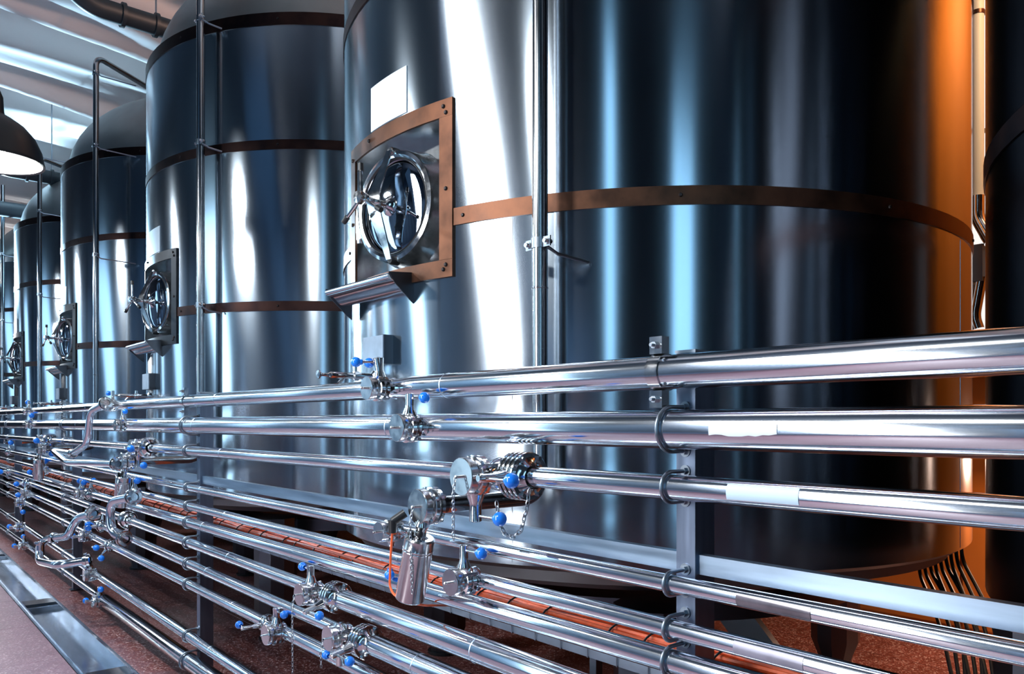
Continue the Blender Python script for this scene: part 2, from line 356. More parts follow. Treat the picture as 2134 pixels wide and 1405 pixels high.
def tank(label, k=0):
    cx, cy = TX, TY+S*k; t = thing('storage_tank', label, 'tank', (cx, cy, 0), 'steel tanks standing in a row')
    zt = ZBAND[2]
    A = math.asin(.46/TR); z0h, z1h = CZ+.645+.07, CZ+1.442-.07; Ai = math.asin(.385/TR)
    # shell with a real opening for the hatch recess
    mb = MB(); n = 128
    angs = sorted(set([round(2*PI*i/n-PI, 5) for i in range(n)]+[round(-Ai, 5), round(Ai, 5)]))
    zs = [ZB, z0h, z1h, zt+.03]
    def P(a, z, r=TR): return Vector((cx-r*math.cos(a), cy+r*math.sin(a), z))
    for i in range(len(angs)):
        a0 = angs[i]; a1 = angs[(i+1) % len(angs)]
        for j in range(3):
            mid = (a0+a1)/2
            if j == 1 and a1 > a0 and -Ai-1e-6 < mid < Ai+1e-6: continue
            mb.quad(P(a0, zs[j]), P(a1, zs[j]), P(a1, zs[j+1]), P(a0, zs[j+1]))
    mb.build('shell', 'tank', t, smooth=30)
    # recess box
    rb = MB(); xb = cx-TR+.13; y0, y1 = cy-.385, cy+.385; n = 10
    for i in range(n):
        a0 = -Ai+2*Ai*i/n; a1 = -Ai+2*Ai*(i+1)/n; p0, p1 = P(a0, 0), P(a1, 0)
        for z in (z0h, z1h): rb.quad((p0.x, p0.y, z), (p1.x, p1.y, z), (xb, p1.y, z), (xb, p0.y, z))
    for y in (y0, y1): xx = P(Ai, 0).x; rb.quad((xx, y, z0h), (xb, y, z0h), (xb, y, z1h), (xx, y, z1h))
    rb.quad((xb, y0, z0h), (xb, y1, z0h), (xb, y1, z1h), (xb, y0, z1h))
    rec = rb.build('hatch_recess', 'pole', t, smooth=20)
    # dome, bottom, skirt ring, legs
    MB().lathe((cx, cy, zt), (0, 0, 1), [(TR, .03), (TR-.05, .035), (TR-.08, .06)]+[((TR-.08)*math.cos(a*PI/28), .06+1.16*math.sin(a*PI/28)) for a in range(1, 13)]+[(.25, 1.21), (.25, 1.28), (1e-4, 1.28)], 72).build('dome', 'dome', t)
    MB().lathe((cx, cy, ZB), (0, 0, 1), [(TR, 0), (TR-.03, -.02), (TR-.07, .0), (TR-.1, -.08), (TR-.3, -.14), (TR-.9, -.2), (1e-4, -.25)], 72).build('bottom', 'dome', t)
    MB().lathe((cx, cy, .82), (0, 0, 1), [(1.0, 0), (1.3, 0), (1.3, .1), (1.0, .1), (1.0, 0)], 64).build('base_ring', 'leg', t)
    for a in (-17, 103, 223):
        x = cx+1.65*math.cos(math.radians(a)); y = cy+1.65*math.sin(math.radians(a))
        lg = MB().lathe((x, y, 0), (0, 0, 1), [(1e-4, .0), (.11, 0), (.11, .06), (.165, .2), (.17, .98), (1e-4, .98)], 10).build('leg', 'leg', t, smooth=25)
        MB().lathe((x, y, 0), (0, 0, 1), [(1e-4, .001), (.13, .001), (.13, .02), (1e-4, .02)], 20).build('foot_plate', 'black', lg)
    # slanting foot brace between leg and base ring
    if k == 0:
        a, b = onX(1500, 1235, 4.25), onX(1640, 1425, 4.25); d = (b-a).normalized(); sd = Vector((0, 1, 0)).cross(d).cross(d).normalized()
        MB().box((a+b)/2, ((b-a).length, .22, .05), (d, sd, d.cross(sd))).build('foot_brace', 'darkpipe', t, smooth=0)
    # copper bands
    for q, z in enumerate(ZBAND):
        b = MB(); h = SC if q < 2 else .05
        if q == 0: cyl_patch(b, cx, cy, TR, A-.005, 2*PI-A+.005, z-h, z+h, .006, 100)
        else: cyl_patch(b, cx, cy, TR, -PI, PI, z-h, z+h, .006, 110)
        bo = b.build('copper_band', 'copper' if q == 0 else 'copperdark', t, smooth=25)
        s = MB()
        for a in ([A+.03] if q == 0 else [])+[-A-.03-.52*i for i in range(0, 5)]+[A+.55]:
            s.lathe(P(a, z, TR+.004), P(a, z, 1)-P(a, z, 0) if 0 else Vector((-math.cos(a), math.sin(a), 0)), [(.009, 0), (.009, .004), (.006, .008), (1e-4, .008)], 8)
        s.build('screw', 'screw', bo)
    # hatch frame: copper strips that follow the curve
    for nm, a0, a1, zz0, zz1, m in (('frame_strip', -A, A, CZ+1.442-.078, CZ+1.442, 'copper'), ('frame_strip', -A, A, CZ+.645, CZ+.645+.078, 'copper'), ('frame_strip', -A, -A+.042, CZ+.645, CZ+1.442, 'copper'), ('frame_strip', A-.042, A, CZ+.645, CZ+1.442, 'copper')):
        side = abs(a1-a0) < .1
        cyl_patch(MB_ := MB(), cx, cy, TR, a0, a1, zz0+(.079 if side else 0), zz1-(.079 if side else 0), .012, 2 if side else 10)
        MB_.build(nm, m, t, smooth=20)
    s = MB()
    for a, z in ((-A+.028, 1.41), (-A+.02, 1.38), (-A+.02, 1.04), (-A+.028, .68), (-A+.02, .70), (.1, 1.41), (A-.02, 1.38), (A-.02, .7), (A-.02, 1.04), (0.1, .68)):
        s.lathe(P(a, CZ+z, TR+.011), (-math.cos(a), math.sin(a), 0), [(.010, 0), (.010, .004), (.006, .009), (1e-4, .009)], 8)
    s.build('frame_screws', 'screw', t)
    # round door, turned a little on its collar
    zc = CZ+1.03; xf = cx-TR; dax = Vector((-.985, -.172, 0)); dy = Vector((-.172, .985, 0)); O = Vector((xb-.01, cy-.03, zc))
    def D(h, y=0, z=0): return O+dax*h+dy*y+Vector((0, 0, z))
    door = MB().lathe(D(-.04), dax, [(.29, 0), (.285, .06), (.272, .09), (.268, .155), (.262, .17), (.245, .177), (.232, .172), (.228, .15)], 64).build('hatch_door', 'chrome', t)
    MB().lathe(D(-.04), dax, [(.229, .15), (.218, .158), (.19, .168), (.14, .18), (.07, .187), (1e-4, .19)], 48).build('door_dish', 'glass', door)
    MB().lathe(D(-.04), dax, [(.233, .168), (.228, .175), (.221, .167)], 48).build('seal_ring', 'black', door)
    pr = bezier([D(.15, 0, .262), D(.17, 0, .2), D(.26, 0, 0), D(.17, 0, -.2), D(.15, 0, -.258)], .08, 5); sb = MB()
    for i in range(len(pr)-1):
        a, b = pr[i], pr[i+1]; wa = dy*(.016+.03*max(0, 1-abs(a.z-zc)/.26)); wb_ = dy*(.016+.03*max(0, 1-abs(b.z-zc)/.26)); e = dax*.008
        sb.quad(a-wa, a+wa, b+wb_, b-wb_); sb.quad(a-wa+e, a+wa+e, b+wb_+e, b-wb_+e); sb.quad(a-wa, a-wa+e, b-wb_+e, b-wb_); sb.quad(a+wa, a+wa+e, b+wb_+e, b+wb_)
    sb.build('door_strap', 'chrome', door, smooth=40)
    for dz in (.262, -.258):
        MB().lathe(D(.13, 0, dz), dax, [(1e-4, -.03), (.022, -.03), (.022, .01), (.017, .02), (1e-4, .022)], 14).build('strap_bolt', 'chrome' if dz > 0 else 'black', door)
    MB().lathe(D(.13), dax, [(.045, 0), (.05, .02), (.035, .03), (.022, .05), (.015, .06), (.015, .16), (.026, .165), (.032, .19), (.028, .215), (1e-4, .22)], 20).build('screw_spindle', 'chrome', door)
    hub = D(.32)
    for a in (92, 215, 330) if k == 0 else (115, 245, 320):
        dv = dy*math.cos(math.radians(a))*-1+UP_*math.sin(math.radians(a))
        MB().cyl(hub, hub+dv*.14, .0085, .0085, 10).build('spoke', 'chrome', door)
        MB().cyl(hub+dv*.125, hub+dv*.16, .014, .013, 12).build('spoke_tip', 'black', door)
    yc = cy-.03
    # hinge at the far side of the door
    MB().box((xb-.12, yc+.29, zc-.02), (.05, .07, .16)).cyl((xb-.13, yc+.31, zc-.12), (xb-.13, yc+.31, zc+.08), .016).build('hinge', 'chrome', door)
    # hanging apron below hatch
    mb = MB(); yA, yB = cy-.2, cy+.42; xo = xf-.11; zt_ = CZ+.665
    mb.tube([(xo, yA, zt_), (xo, yB, zt_)], .016, 12)
    for i in range(10):
        f0, f1 = i/10, (i+1)/10
        def q(f): return (xo+.112*f+.02, zt_-.016-.12*math.sin(f*PI*.5)**2+.09*f*f)
        (xa, za), (xc, zc2) = q(f0), q(f1)
        mb.quad((xa-.02, yA, za), (xa-.02, yB, za), (xc-.02, yB, zc2), (xc-.02, yA, zc2))
    ap = mb.build('drip_tray', 'pipe', t, smooth=40)
    for yy in (yA-.003, yB+.003):
        g = MB()
        pts = [(xo-.012, zt_+.018), (xf+.03, zt_+.03), (xf+.03, zt_-.13), (xf-.01, zt_-.10), (xo+.02, zt_-.03)]
        b0 = len(g.v)
        for s_ in (-.003, .003):
            for px, pz in pts: g.v.append(Vector((px, yy+s_, pz)))
        g.f.append(tuple(b0+i for i in range(5))); g.f.append(tuple(b0+5+i for i in reversed(range(5))))
        for i in range(5): g.f.append((b0+i, b0+(i+1) % 5, b0+5+(i+1) % 5, b0+5+i))
        g.build('tray_bracket', 'leg', t, smooth=20)
    # white sign plate above the hatch
    cyl_patch(b := MB(), cx, cy, TR, -.085, .098, CZ+1.455, CZ+1.675, .004, 6); b.build('sign_plate', 'white', t, smooth=20)
    # maker's data plate on a small bracket, blank steel
    dp = MB().box((xf-.05, cy+.055, CZ+.345), (.012, .19, .135)).build('data_plate', 'tray', t, smooth=0)
    MB().box((xf-.02, cy-.025, CZ+.345), (.06, .03, .14)).box((xf-.02, cy+.055, CZ+.285), (.06, .19, .015)).build('plate_bracket', 'leg', dp, smooth=0)
    # sampling tap
    zs_ = CZ+.222; ys_ = cy+.13
    tp = MB().lathe((xf+.03, ys_, zs_), (-1, 0, 0), [(1e-4, 0), (.03, .0), (.03, .04), (.016, .05), (.016, .12), (.024, .125), (.024, .15), (.015, .155), (.017, .27), (.013, .28), (.008, .29), (.008, .32), (.02, .33), (.02, .338), (1e-4, .34)], 18).build('sampling_tap', 'chrome', t)
    MB().cyl((xf-.11, ys_, zs_+.02), (xf-.11, ys_, zs_+.045), .012).cyl((xf-.17, ys_, zs_-.01), (xf-.2, ys_, zs_-.04), .009).build('tap_outlet', 'chrome', tp)
    # vertical weld seams
    for a in (.26, -.42, -1.68):
        cyl_patch(b := MB(), cx, cy, TR, a, a+.0018, ZB+.01, CZ+.6 if abs(a) < .3 else ZBAND[0]-.05, .0012, 1); b.build('weld_seam', 'pole', t, smooth=0)
    return t
t0 = tank('tall steel tank in the middle, copper hatch frame at right of the first tank on left', 0)
t0['label'] = 'largest fully seen steel tank, with copper-framed hatch and white plate above it'
tl = {-1: 'dark tank cut off by the right edge of the photo',
      1: 'second steel tank from the large central one, half behind it, small black hatch star',
      2: 'third steel tank counting away from the central one, domed top below bent vent pipe',
      3: 'fourth steel tank counting away from the central one, near the left edge',
      4: 'narrow sliver of tank at the far left edge, behind a thin vertical pipe',
      5: 'farthest tank of the row, barely seen at the left edge'}
def darken_copy(c):
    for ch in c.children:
        if c.location.y < TY and ch.name.startswith(('shell', 'dome')): ch.material_slots[0].link = 'OBJECT'; ch.material_slots[0].material = M['tankshade']  # right-hand tanks: shade put into shell and dome colour
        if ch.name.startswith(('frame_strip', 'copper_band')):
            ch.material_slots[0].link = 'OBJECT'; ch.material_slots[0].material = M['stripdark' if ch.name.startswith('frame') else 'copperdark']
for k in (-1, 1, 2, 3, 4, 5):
    c = copy_tree(t0); c.location.y += S*k; c['label'] = tl[k]; darken_copy(c)
c = copy_tree(t0); c.location.y -= S*2; darken_copy(c); c['label'] = 'tank beyond the right edge of the photo, next to the dark one'

# ------------------------------------------------------------------ vertical vent pipes at each tank
VX = 2.08
def vent(k, zt, label, elbow):
    y = [2.31, 6.33, 9.89, 13.5, 17.4][k]
    t = thing('vent_pipe', label, 'pipe', (VX, y, 0), 'vertical pipes in front of the tanks')
    zlow = CZ-.30
    path = bezier([(VX, y, zt if not elbow else zt), (VX, y, zlow), (1.62, y, zlow)], .1, 8)
    if elbow: path = bezier([(VX+1.5, y+1.05, zt-.02), (VX, y, zt), (VX, y, zlow), (1.62, y, zlow)], .12, 8)
    MB().tube(path, .0315, 20).build('pipe', 'pole' if k == 0 else 'pole', t)
    MB().lathe((VX, y, CZ+.53), (0, 0, 1), [(.0315, -.004), (.034, -.002), (.034, .002), (.0315, .004)], 20).build('weld_ring', 'pole', t)
    zs = [CZ+.707+S*0+1.5*j for j in range(3)] if k == 0 else ([CZ+.92, CZ+2.21, CZ+3.19] if k == 1 else [CZ+1.9, CZ+3.15, CZ+3.98])
    for z in zs:
        cl = MB().lathe((VX, y, z-.02), (0, 0, 1), [(.0315, 0), (.036, 0), (.036, .04), (.0315, .04)], 20).box((VX-.01, y-.052, z), (.006, .04, .04)).box((VX-.01, y+.052, z), (.006, .04, .04)).build('pipe_clamp', 'bolt', t)
        MB().cyl((VX-.03, y-.055, z), (VX+.01, y-.055, z), .009, n=6).cyl((VX-.03, y+.055, z), (VX+.01, y+.055, z), .009, n=6).cyl((VX-.02, y-.055, z), (VX-.005, y-.055, z), .013).cyl((VX-.02, y+.055, z), (VX-.005, y+.055, z), .013).build('clamp_bolt', 'chrome', cl)
        dx = TX-math.sqrt(TR*TR-(TY+S*k-y)**2) if k < 5 else TX
        MB().tube([(VX, y-.045, z-.02), (VX+.04, y-.06, z-.045), (dx+.02, y-.075, z-.06)], .007, 8).build('standoff', 'bolt', cl)
    return t
vent(0, 6.3, 'bright vertical pipe clamped before the large central tank', False)
vent(1, 6.3, 'dark vertical pipe rising out of the picture before the second tank', False)
vent(2, CZ+4.17, 'vertical pipe with bent top reaching over the third tank', True)
vent(3, CZ+3.95, 'vertical pipe with bent top near the hanging lamp, before the fourth tank', True)
vent(4, 6.2, 'thin vertical pipe at the very left edge of the photo', False)

# overhead dark ducts that cross to the tanks
for n_, (x, y, z, lb) in enumerate(((1.95, 9.5, CZ+4.55, 'dark duct crossing the ceiling at the top left, above the second tank'), (1.75, 14.6, CZ+3.98, 'dark duct crossing behind the hanging lamp'), (1.2, 17.2, CZ+3.95, 'thick grey duct at the left edge below the lamp'))):
    r = .11 if n_ < 2 else .14
    t = thing('ceiling_duct', lb, 'duct', (x, y, z), 'ducts under the ceiling')
    MB().tube(bezier([(x-.35, y, z+.25), (x, y, z), (6.5, y, z)], .12, 6), r, 20).build('duct', 'duct', t)
    for xx in (x+.3, x+.65): MB().lathe((xx, y, z), (1, 0, 0), [(r, 0), (r+.025, 0), (r+.025, .04), (r, .04)], 20).build('collar', 'duct', t)
    MB().cyl((x+.67, y, z), (x+.67, y, ZC-.1), .01).build('hanger_rod', 'bolt', t)

# ------------------------------------------------------------------ pendant lamp
lp = onX(-10, 300, .67)
def lamp(x, y, label, z, pw=1):
    t = thing('pendant_lamp', label, 'lamp', (x, y, z), 'black pendant lamps over the aisle')
    r = .275
    MB().lathe((x, y, z), (0, 0, 1), [(r-.012, .004), (r+.003, -.002), (r+.004, .006), (r, .02), (r*.95, .09), (r*.82, .17), (r*.6, .24), (r*.36, .285), (r*.2, .31), (.05, .33), (.045, .42), (.03, .46), (.012, .47), (.012, .5)], 48).build('shade', 'lampout', t)
    MB().lathe((x, y, z), (0, 0, 1), [(r-.010, .004), (r-.012, .02), (r*.95-.012, .085), (r*.82-.012, .16), (r*.55, .235), (1e-4, .25)], 48).build('shade_lining', 'lampin', t)
    MB().sphere((x, y, z+.1), .06, 16).build('bulb', 'bulb', t)
    MB().cyl((x, y, z+.48), (x, y, 6.95), .006, n=8).build('cord', 'black', t)
    l = bpy.data.lights.new('lamp_light', 'AREA'); l.shape = 'DISK'; l.size = .48; l.energy = LAMP_W*pw; l.color = (.92, .97, 1)
    lo = bpy.data.objects.new('lamp_light', l); C.objects.link(lo); lo.location = (x, y, z+.03)
    return t
zl = CZ+(878-338)*5.0/1626
lamp(.67, 5.96, 'black dome pendant lamp with white inside, at the left edge', zl)
for j in range(4): lamp(-.95, 2+4*j, ['black dome pendant lamp over the aisle left of the camera', 'black dome pendant lamp over the aisle, first beyond the left edge', 'black dome pendant lamp over the aisle, second beyond the left edge', 'black dome pendant lamp over the aisle, third beyond the left edge'][j], 4.3, 2.5)  # unseen lamp row added to brighten the aisle floor
lamp(.67, 14.0, 'black dome pendant lamp far down the aisle, beyond the left edge', zl)

# ------------------------------------------------------------------ pipe rack
PX = 1.645
def line_fit(pts):
    """(pixel x, pixel y) samples of a pipe axis -> z as a linear function of Y"""
    P = [onX(x, y, PX) for x, y in pts]; n = len(P); my = sum(p.y for p in P)/n; mz = sum(p.z for p in P)/n
    b = sum((p.y-my)*(p.z-mz) for p in P)/sum((p.y-my)**2 for p in P); b = max(-.006, min(.006, b)); return mz-b*my, b
PIPES = {}
def pipe(i, pts, r, label, r2=None, xs=None, stickers=()):
    """r: radius; r2: radius on the near (right) side of pixel column xs"""
    a, b = line_fit(pts); PIPES[i] = (a, b, r, r2, xs)
    y0, y1 = -1.6, 24.0; z = lambda y: a+b*y
    t = thing('product_pipe', label, 'pipe', (PX, y0, z(y0)), 'horizontal steel pipes on the rack')
    if r2:
        ys = onX(xs, 0, PX).y
        path = [(PX, y, z(y)) for y in (y0, 0, ys-.06, ys+.02, 8, 16, y1)]; rr = [r2, r2, r2, r, r, r, r]
    else: path = [(PX, y, z(y)) for y in (y0, 0, 4, 8, 16, y1)]; rr = r
    MB().tube(path, rr, 28).build('tube', 'pipe', t)
    # welds
    for y in (1.95, 4.3, 7.7, 10.6):
        yy = y+(i*.37) % .8; R_ = (r2 if (r2 and yy < ys) else r)
        MB().lathe((PX, yy, z(yy)), (0, 1, 0), [(R_, -.003), (R_+.0012, 0), (R_, .003)], 28).build('weld', 'frame', t)
    for (xa, xb, a0, a1, m, nm) in stickers:
        ya, yb = onX(xa, 0, PX).y, onX(xb, 0, PX).y; R_ = (r2 or r)+.0012; s = MB(); k = 14; rag = 10
        b0 = len(s.v)
        for j in range(rag+1):
            yy = ya+(yb-ya)*j/rag
            lo = math.radians(a0+(random.uniform(-4, 4) if m == 'white' else 0)); hi = math.radians(a1+(random.uniform(-4, 4) if m == 'white' else 0))
            for q in range(k+1):
                an = lo+(hi-lo)*q/k; s.v.append(Vector((PX-R_*math.cos(an), yy, z(yy)+R_*math.sin(an))))
        for j in range(rag):
            for q in range(k): u = b0+j*(k+1)+q; s.f.append((u, u+1, u+k+2, u+k+1))
        s.build(nm, m, t)
    return t
pipe(1, [(2100, 731), (1400, 774), (720, 820), (387, 836)], .040, 'topmost long polished pipe of the rack', .0455, 850)
pipe(2, [(2100, 899), (1400, 895), (720, 891), (387, 886.5)], .052, 'second pipe from the top, thick and polished, with torn white sticker', stickers=[(1503, 1645, -13, 20, 'white', 'torn_sticker')])
pipe(3, [(2100, 1066), (1440, 1018), (700, 966), (400, 939)], .0315, 'third pipe from the top with a pale blue sticker', .0335, 1085, stickers=[(1530, 1680, -28, 38, 'sticker', 'pale_sticker')])
pipe(4, [(1430, 1225), (403, 1018), (2000, 1334)], .0235, 'fourth pipe from the top, just below the flat rail, with glossy dark sticker', stickers=[(1545, 1700, -40, 35, 'filmdark', 'glossy_sticker')])
pipe(5, [(1430, 1318), (403, 1057)], .025, 'fifth pipe from the top, with a grey blank sticker', stickers=[(1540, 1685, -35, 40, 'film', 'grey_sticker')])
pipe(6, [(1423, 1384), (403, 1092), (1120, 1297)], .0315, 'sixth pipe from the top, running in front of the orange cables')
pipe(7, [(403, 1134), (611, 1211), (705, 1249), (900, 1317)], .032, 'seventh pipe from the top, thicker past its blue-knobbed valve', .046, 705)
pipe(8, [(403, 1179), (669, 1296), (780, 1345)], .031, 'eighth pipe from the top, thicker past its ringed union', .045, 770)
pipe(9, [(403, 1221), (538, 1293), (650, 1343)], .031, 'ninth pipe from the top, with twin blue-knobbed valve', .034, 590)
pipe(10, [(379, 1318), (494, 1392), (220, 1207), (119, 1143)], .031, 'tenth pipe from the top, second from the floor', .033, 215)
pipe(11, [(371, 1361), (240, 1267), (134, 1191)], .031, 'lowest pipe of the rack, thick near the camera', .052, 215)
def axis(i, x):
    """point of pipe i seen at pixel column x"""
    a, b, *_ = PIPES[i]; y = onX(x, 0, PX).y; return Vector((PX, y, a+b*y))

# frame: posts, rails, U bolts
FR = thing('pipe_rack', 'square tube steel rack holding the long pipes with U bolts', 'rack', (1.74, 2, 0))
PXF = PX+.062; PW = .062; PD = .085
YP = [onX(1429, 0, PXF).y+S*j for j in range(-1, 6)]
ztop = CZ+.185
for j, y in enumerate(YP):
    xo = 0
    po = MB().box((PXF+PD/2, y, ztop/2), (PD, PW, ztop)).build('post', 'post', FR, smooth=0)
    MB().box((PXF+PD/2, y, .006), (PD+.05, PW+.05, .012)).build('foot_plate', 'leg', po, smooth=0)
    MB().box((PXF+PD/2, y, ztop+.003), (PD+.006, PW+.006, .008)).build('end_cap', 'bolt', po, smooth=0)
    for i in PIPES:
        a, b, r, r2, xs = PIPES[i]; z = a+b*y; R_ = r
        if r2 and y < onX(xs, 0, PX).y: R_ = r2
        if i == 1:
            rr = R_+.004; yy = y+.03
            st = MB().lathe((PX, yy-.02, z), (0, 1, 0), [(R_, 0), (rr, 0), (rr, .04), (R_, .04)], 28)
            for s_ in (1, -1): st.box((PX-.012, yy, z+s_*(rr+.022)), (.03, .042, .046))
            so = st.build('strap_clamp', 'chrome', FR, smooth=30)
            nb = MB()
            for s_ in (1, -1): nb.cyl((PX-.027, yy, z+s_*(rr+.022)), (PX-.037, yy, z+s_*(rr+.022)), .010, n=6).cyl((PX-.037, yy, z+s_*(rr+.022)), (PX-.048, yy, z+s_*(rr+.022)), .005, n=8)
            nb.build('clamp_bolt', 'bolt', so, smooth=20)
            MB().box((PXF-.02, yy-.0, z), (.05, .03, .03)).build('clamp_bracket', 'bolt', so, smooth=0)
            continue
        rr = R_+.007
        pts = [(PXF+.004, y, z+rr)]+[(PX-rr*math.sin(PI*k/14), y, z+rr*math.cos(PI*k/14)) for k in range(15)]+[(PXF+.004, y, z-rr)]
        ub = MB().tube(pts, .0058, 10).build('u_bolt', 'bolt', FR)
        for s_ in (1, -1):
            wz = MB(); wz.cyl((PXF-.004, y, z+s_*rr), (PXF, y, z+s_*rr), .016, n=16).cyl((PXF-.014, y, z+s_*rr), (PXF-.004, y, z+s_*rr), .010, n=6)
            wz.build('nut_and_washer', 'bolt', ub, smooth=20)
    if j < len(YP)-1:
        # rail between this post and the next
        zr = onX(1460, 1180, PXF).z
        ra = MB().box((PXF+.028, y+S/2, zr), (.03, S-PW, .052)).build('rail', 'frame', FR, smooth=0)
        MB().tube([(PXF+.012, y+PW/2+.001, zr-.026), (PXF+.012, y+PW/2+.001, zr+.026)], .004, 6).build('weld_bead', 'bolt', ra)

# ------------------------------------------------------------------ cable tray with orange cables
CX = 1.93
zc_ = CZ-.362*CX
ct = thing('cable_tray', 'galvanised wire cable tray running behind the lower pipes', 'tray', (CX, 0, zc_))
y0, y1 = -1.5, 20
MB().box((CX-.075, (y0+y1)/2, zc_-.055), (.003, y1-y0, .05)).build('side_plate', 'tray', ct, smooth=0)
MB().tube([(CX-.078, y0, zc_-.025), (CX-.078, y1, zc_-.025)], .010, 10).build('rim', 'tray', ct)
MB().box((CX, (y0+y1)/2, zc_-.082), (.15, y1-y0, .004)).build('base_plate', 'tray', ct, smooth=0)
for zz in (.02, .05): MB().tube([(CX+.09, y0, zc_+zz), (CX+.09, y1, zc_+zz)], .0025, 6).build('rear_wire', 'bolt', ct)
proto = None
for j in range(130):
    y = y0+.2+j*.13
    if proto is None:
        proto = MB().tube([(CX-.081, y, zc_-.018), (CX-.081, y, zc_-.082), (CX+.09, y, zc_-.086), (CX+.09, y, zc_+.052)], .0026, 6).build('cross_wire', 'bolt', ct)
        pl = proto.location.copy()
    else:
        o = proto.copy(); C.objects.link(o); o.parent = ct; o.location = (pl.x, pl.y+j*.13, pl.z)
for y in [yy+.5 for yy in YP]: MB().box((CX-.05, y, zc_/2-.04), (.03, .03, zc_-.09)).build('tray_stand', 'leg', ct, smooth=0)
cb = thing('cable_bundle', 'bundle of orange cables tied with black straps lying in the tray', 'cable', (CX, 0, zc_))
for q in range(12):
    ox = -.052+.012*(q % 6)*1.6; oz = -.012+.022*(q//6); ph = q*1.7
    pts = []
    yy = y0
    while yy < y1:
        pts.append((CX+ox+.010*math.sin(yy*2.1+ph), yy, zc_+oz+.007*math.sin(yy*3.3+ph*2)+.006*math.sin(yy*1.1+ph))); yy += .12
    MB().tube(pts, .0075, 6).build('cable', 'orange', cb)
tie = None
for j in range(70):
    y = y0+.3+j*.23+.05*math.sin(j*2.3)
    pts = [(CX+.068*math.cos(a*PI/8)-.004, y, zc_-.001+.036*math.sin(a*PI/8)) for a in range(16)]
    if tie is None: tie = MB().tube(pts, .0038, 5, closed=True).build('cable_tie', 'black', cb); tl0 = tie.location.copy(); ty = y
    else: o = tie.copy(); C.objects.link(o); o.parent = cb; o.location = (tl0.x, tl0.y+y-ty, tl0.z)

# ------------------------------------------------------------------ valves
AX = Vector((-1, 0, 0)); UP = Vector((0, 0, 1)); YY = Vector((0, 1, 0))
def handle(t, P, s, rd, L=.085, rl=.10, br=.0205, r0=.03, off=.03):
    """neck, sleeve, lever rod and blue ball; s: direction of the stem, rd: direction of the rod"""
    s = s.normalized(); rd = rd.normalized(); k = L/.085
    st = MB().lathe(P+s*off, s, [(1e-4, -.005), (r0, 0), (r0*.95, .012*k), (r0*.62, .035*k), (r0*.58, .045*k), (r0*.6, .085*k), (r0*.4, .088*k), (1e-4, .088*k)], 16).build('valve_stem', 'chrome', t)
    p0 = P+s*(off+.070*k); p1 = p0+rd*rl
    MB().cyl(p0, p1, .0048, n=10).build('lever_rod', 'chrome', st)
    MB().sphere(p1+rd*br*.6, br, 20).lathe(p1-rd*br*.65, rd, [(.009, 0), (.011, .004), (.011, .012)], 12).build('ball_knob', 'blue', t)
def chain(name, parent, pts, ll=.017, wr=.0016):
    P = [Vector(p) for p in pts]; mb = MB(); seg = []
    tot = sum((P[i+1]-P[i]).length for i in range(len(P)-1)); n = max(2, int(tot/(ll*.72)))
    def at(s_):
        for i in range(len(P)-1):
            l = (P[i+1]-P[i]).length
            if s_ <= l or i == len(P)-2: return P[i]+(P[i+1]-P[i])*(s_/l), (P[i+1]-P[i]).normalized()
            s_ -= l
    for j in range(n):
        c, t = at(tot*(j+.5)/n); _, e1, e2 = basis(t); e = e1 if j % 2 else e2
        mb.tube([c+t*(ll*.5*math.cos(2*PI*q/10))+e*(ll*.27*math.sin(2*PI*q/10)) for q in range(10)], wr, 5, closed=True)
    return mb.build(name, 'bolt', parent)
def union(t, P, ax, R, n=3, w=.012, gap=.012, nm='union_ring', core=.8):
    """stack of flange rings centred on P"""
    L = n*w+(n-1)*gap; MB().lathe(P-ax*(L/2+.02), ax, [(R*.5, 0), (R*.62, .012), (R*core, .02), (R*core, L+.02), (R*.62, L+.028), (R*.5, L+.04)], 32).build('union_body', 'chrome', t)
    for j in range(n):
        h = -L/2+j*(w+gap)
        MB().lathe(P, ax, [(R*.7, h), (R*.97, h), (R, h+.002), (R, h+w-.002), (R*.97, h+w), (R*.7, h+w)], 36).build(nm, 'chrome', t)
def cap_end(t, P, ax, R, th=.032, m='turned', pin=True, ch=None):
    """flange + clamp ring + blind cap; P is the outer face"""
    MB().lathe(P-ax*(th+.055), ax, [(R*.55, 0), (R*.9, .004), (R*1.08, .008), (R*1.08, .02), (R*.92, .022), (R*.92, .03), (R*1.1, .032), (R*1.1, .046), (R*.9, .05), (R*.8, .055)], 36).build('flange', 'chrome', t)
    MB().lathe(P-ax*th, ax, [(R*.85, 0), (R, .004), (R, th-.003), (R*.96, th), (1e-4, th)], 36).build('cap', m, t)
    a, e1, e2 = basis(ax)
    b = MB()
    for q in range(4):
        an = q*PI/2+.6; d = e1*math.cos(an)+e2*math.sin(an)
        b.cyl(P-ax*(th+.055)+d*R*.98, P-ax*(th+.0)+d*R*.98, .007, n=6)
    q_ = b.build('flange_bolts', 'bolt', t, smooth=20); q_['kind'] = 'stuff'
    if pin: MB().cyl(P, P+ax*.016, .0045, n=8).sphere(P+ax*.018, .006, 8).build('cap_pin', 'chrome', t)
VN = 0
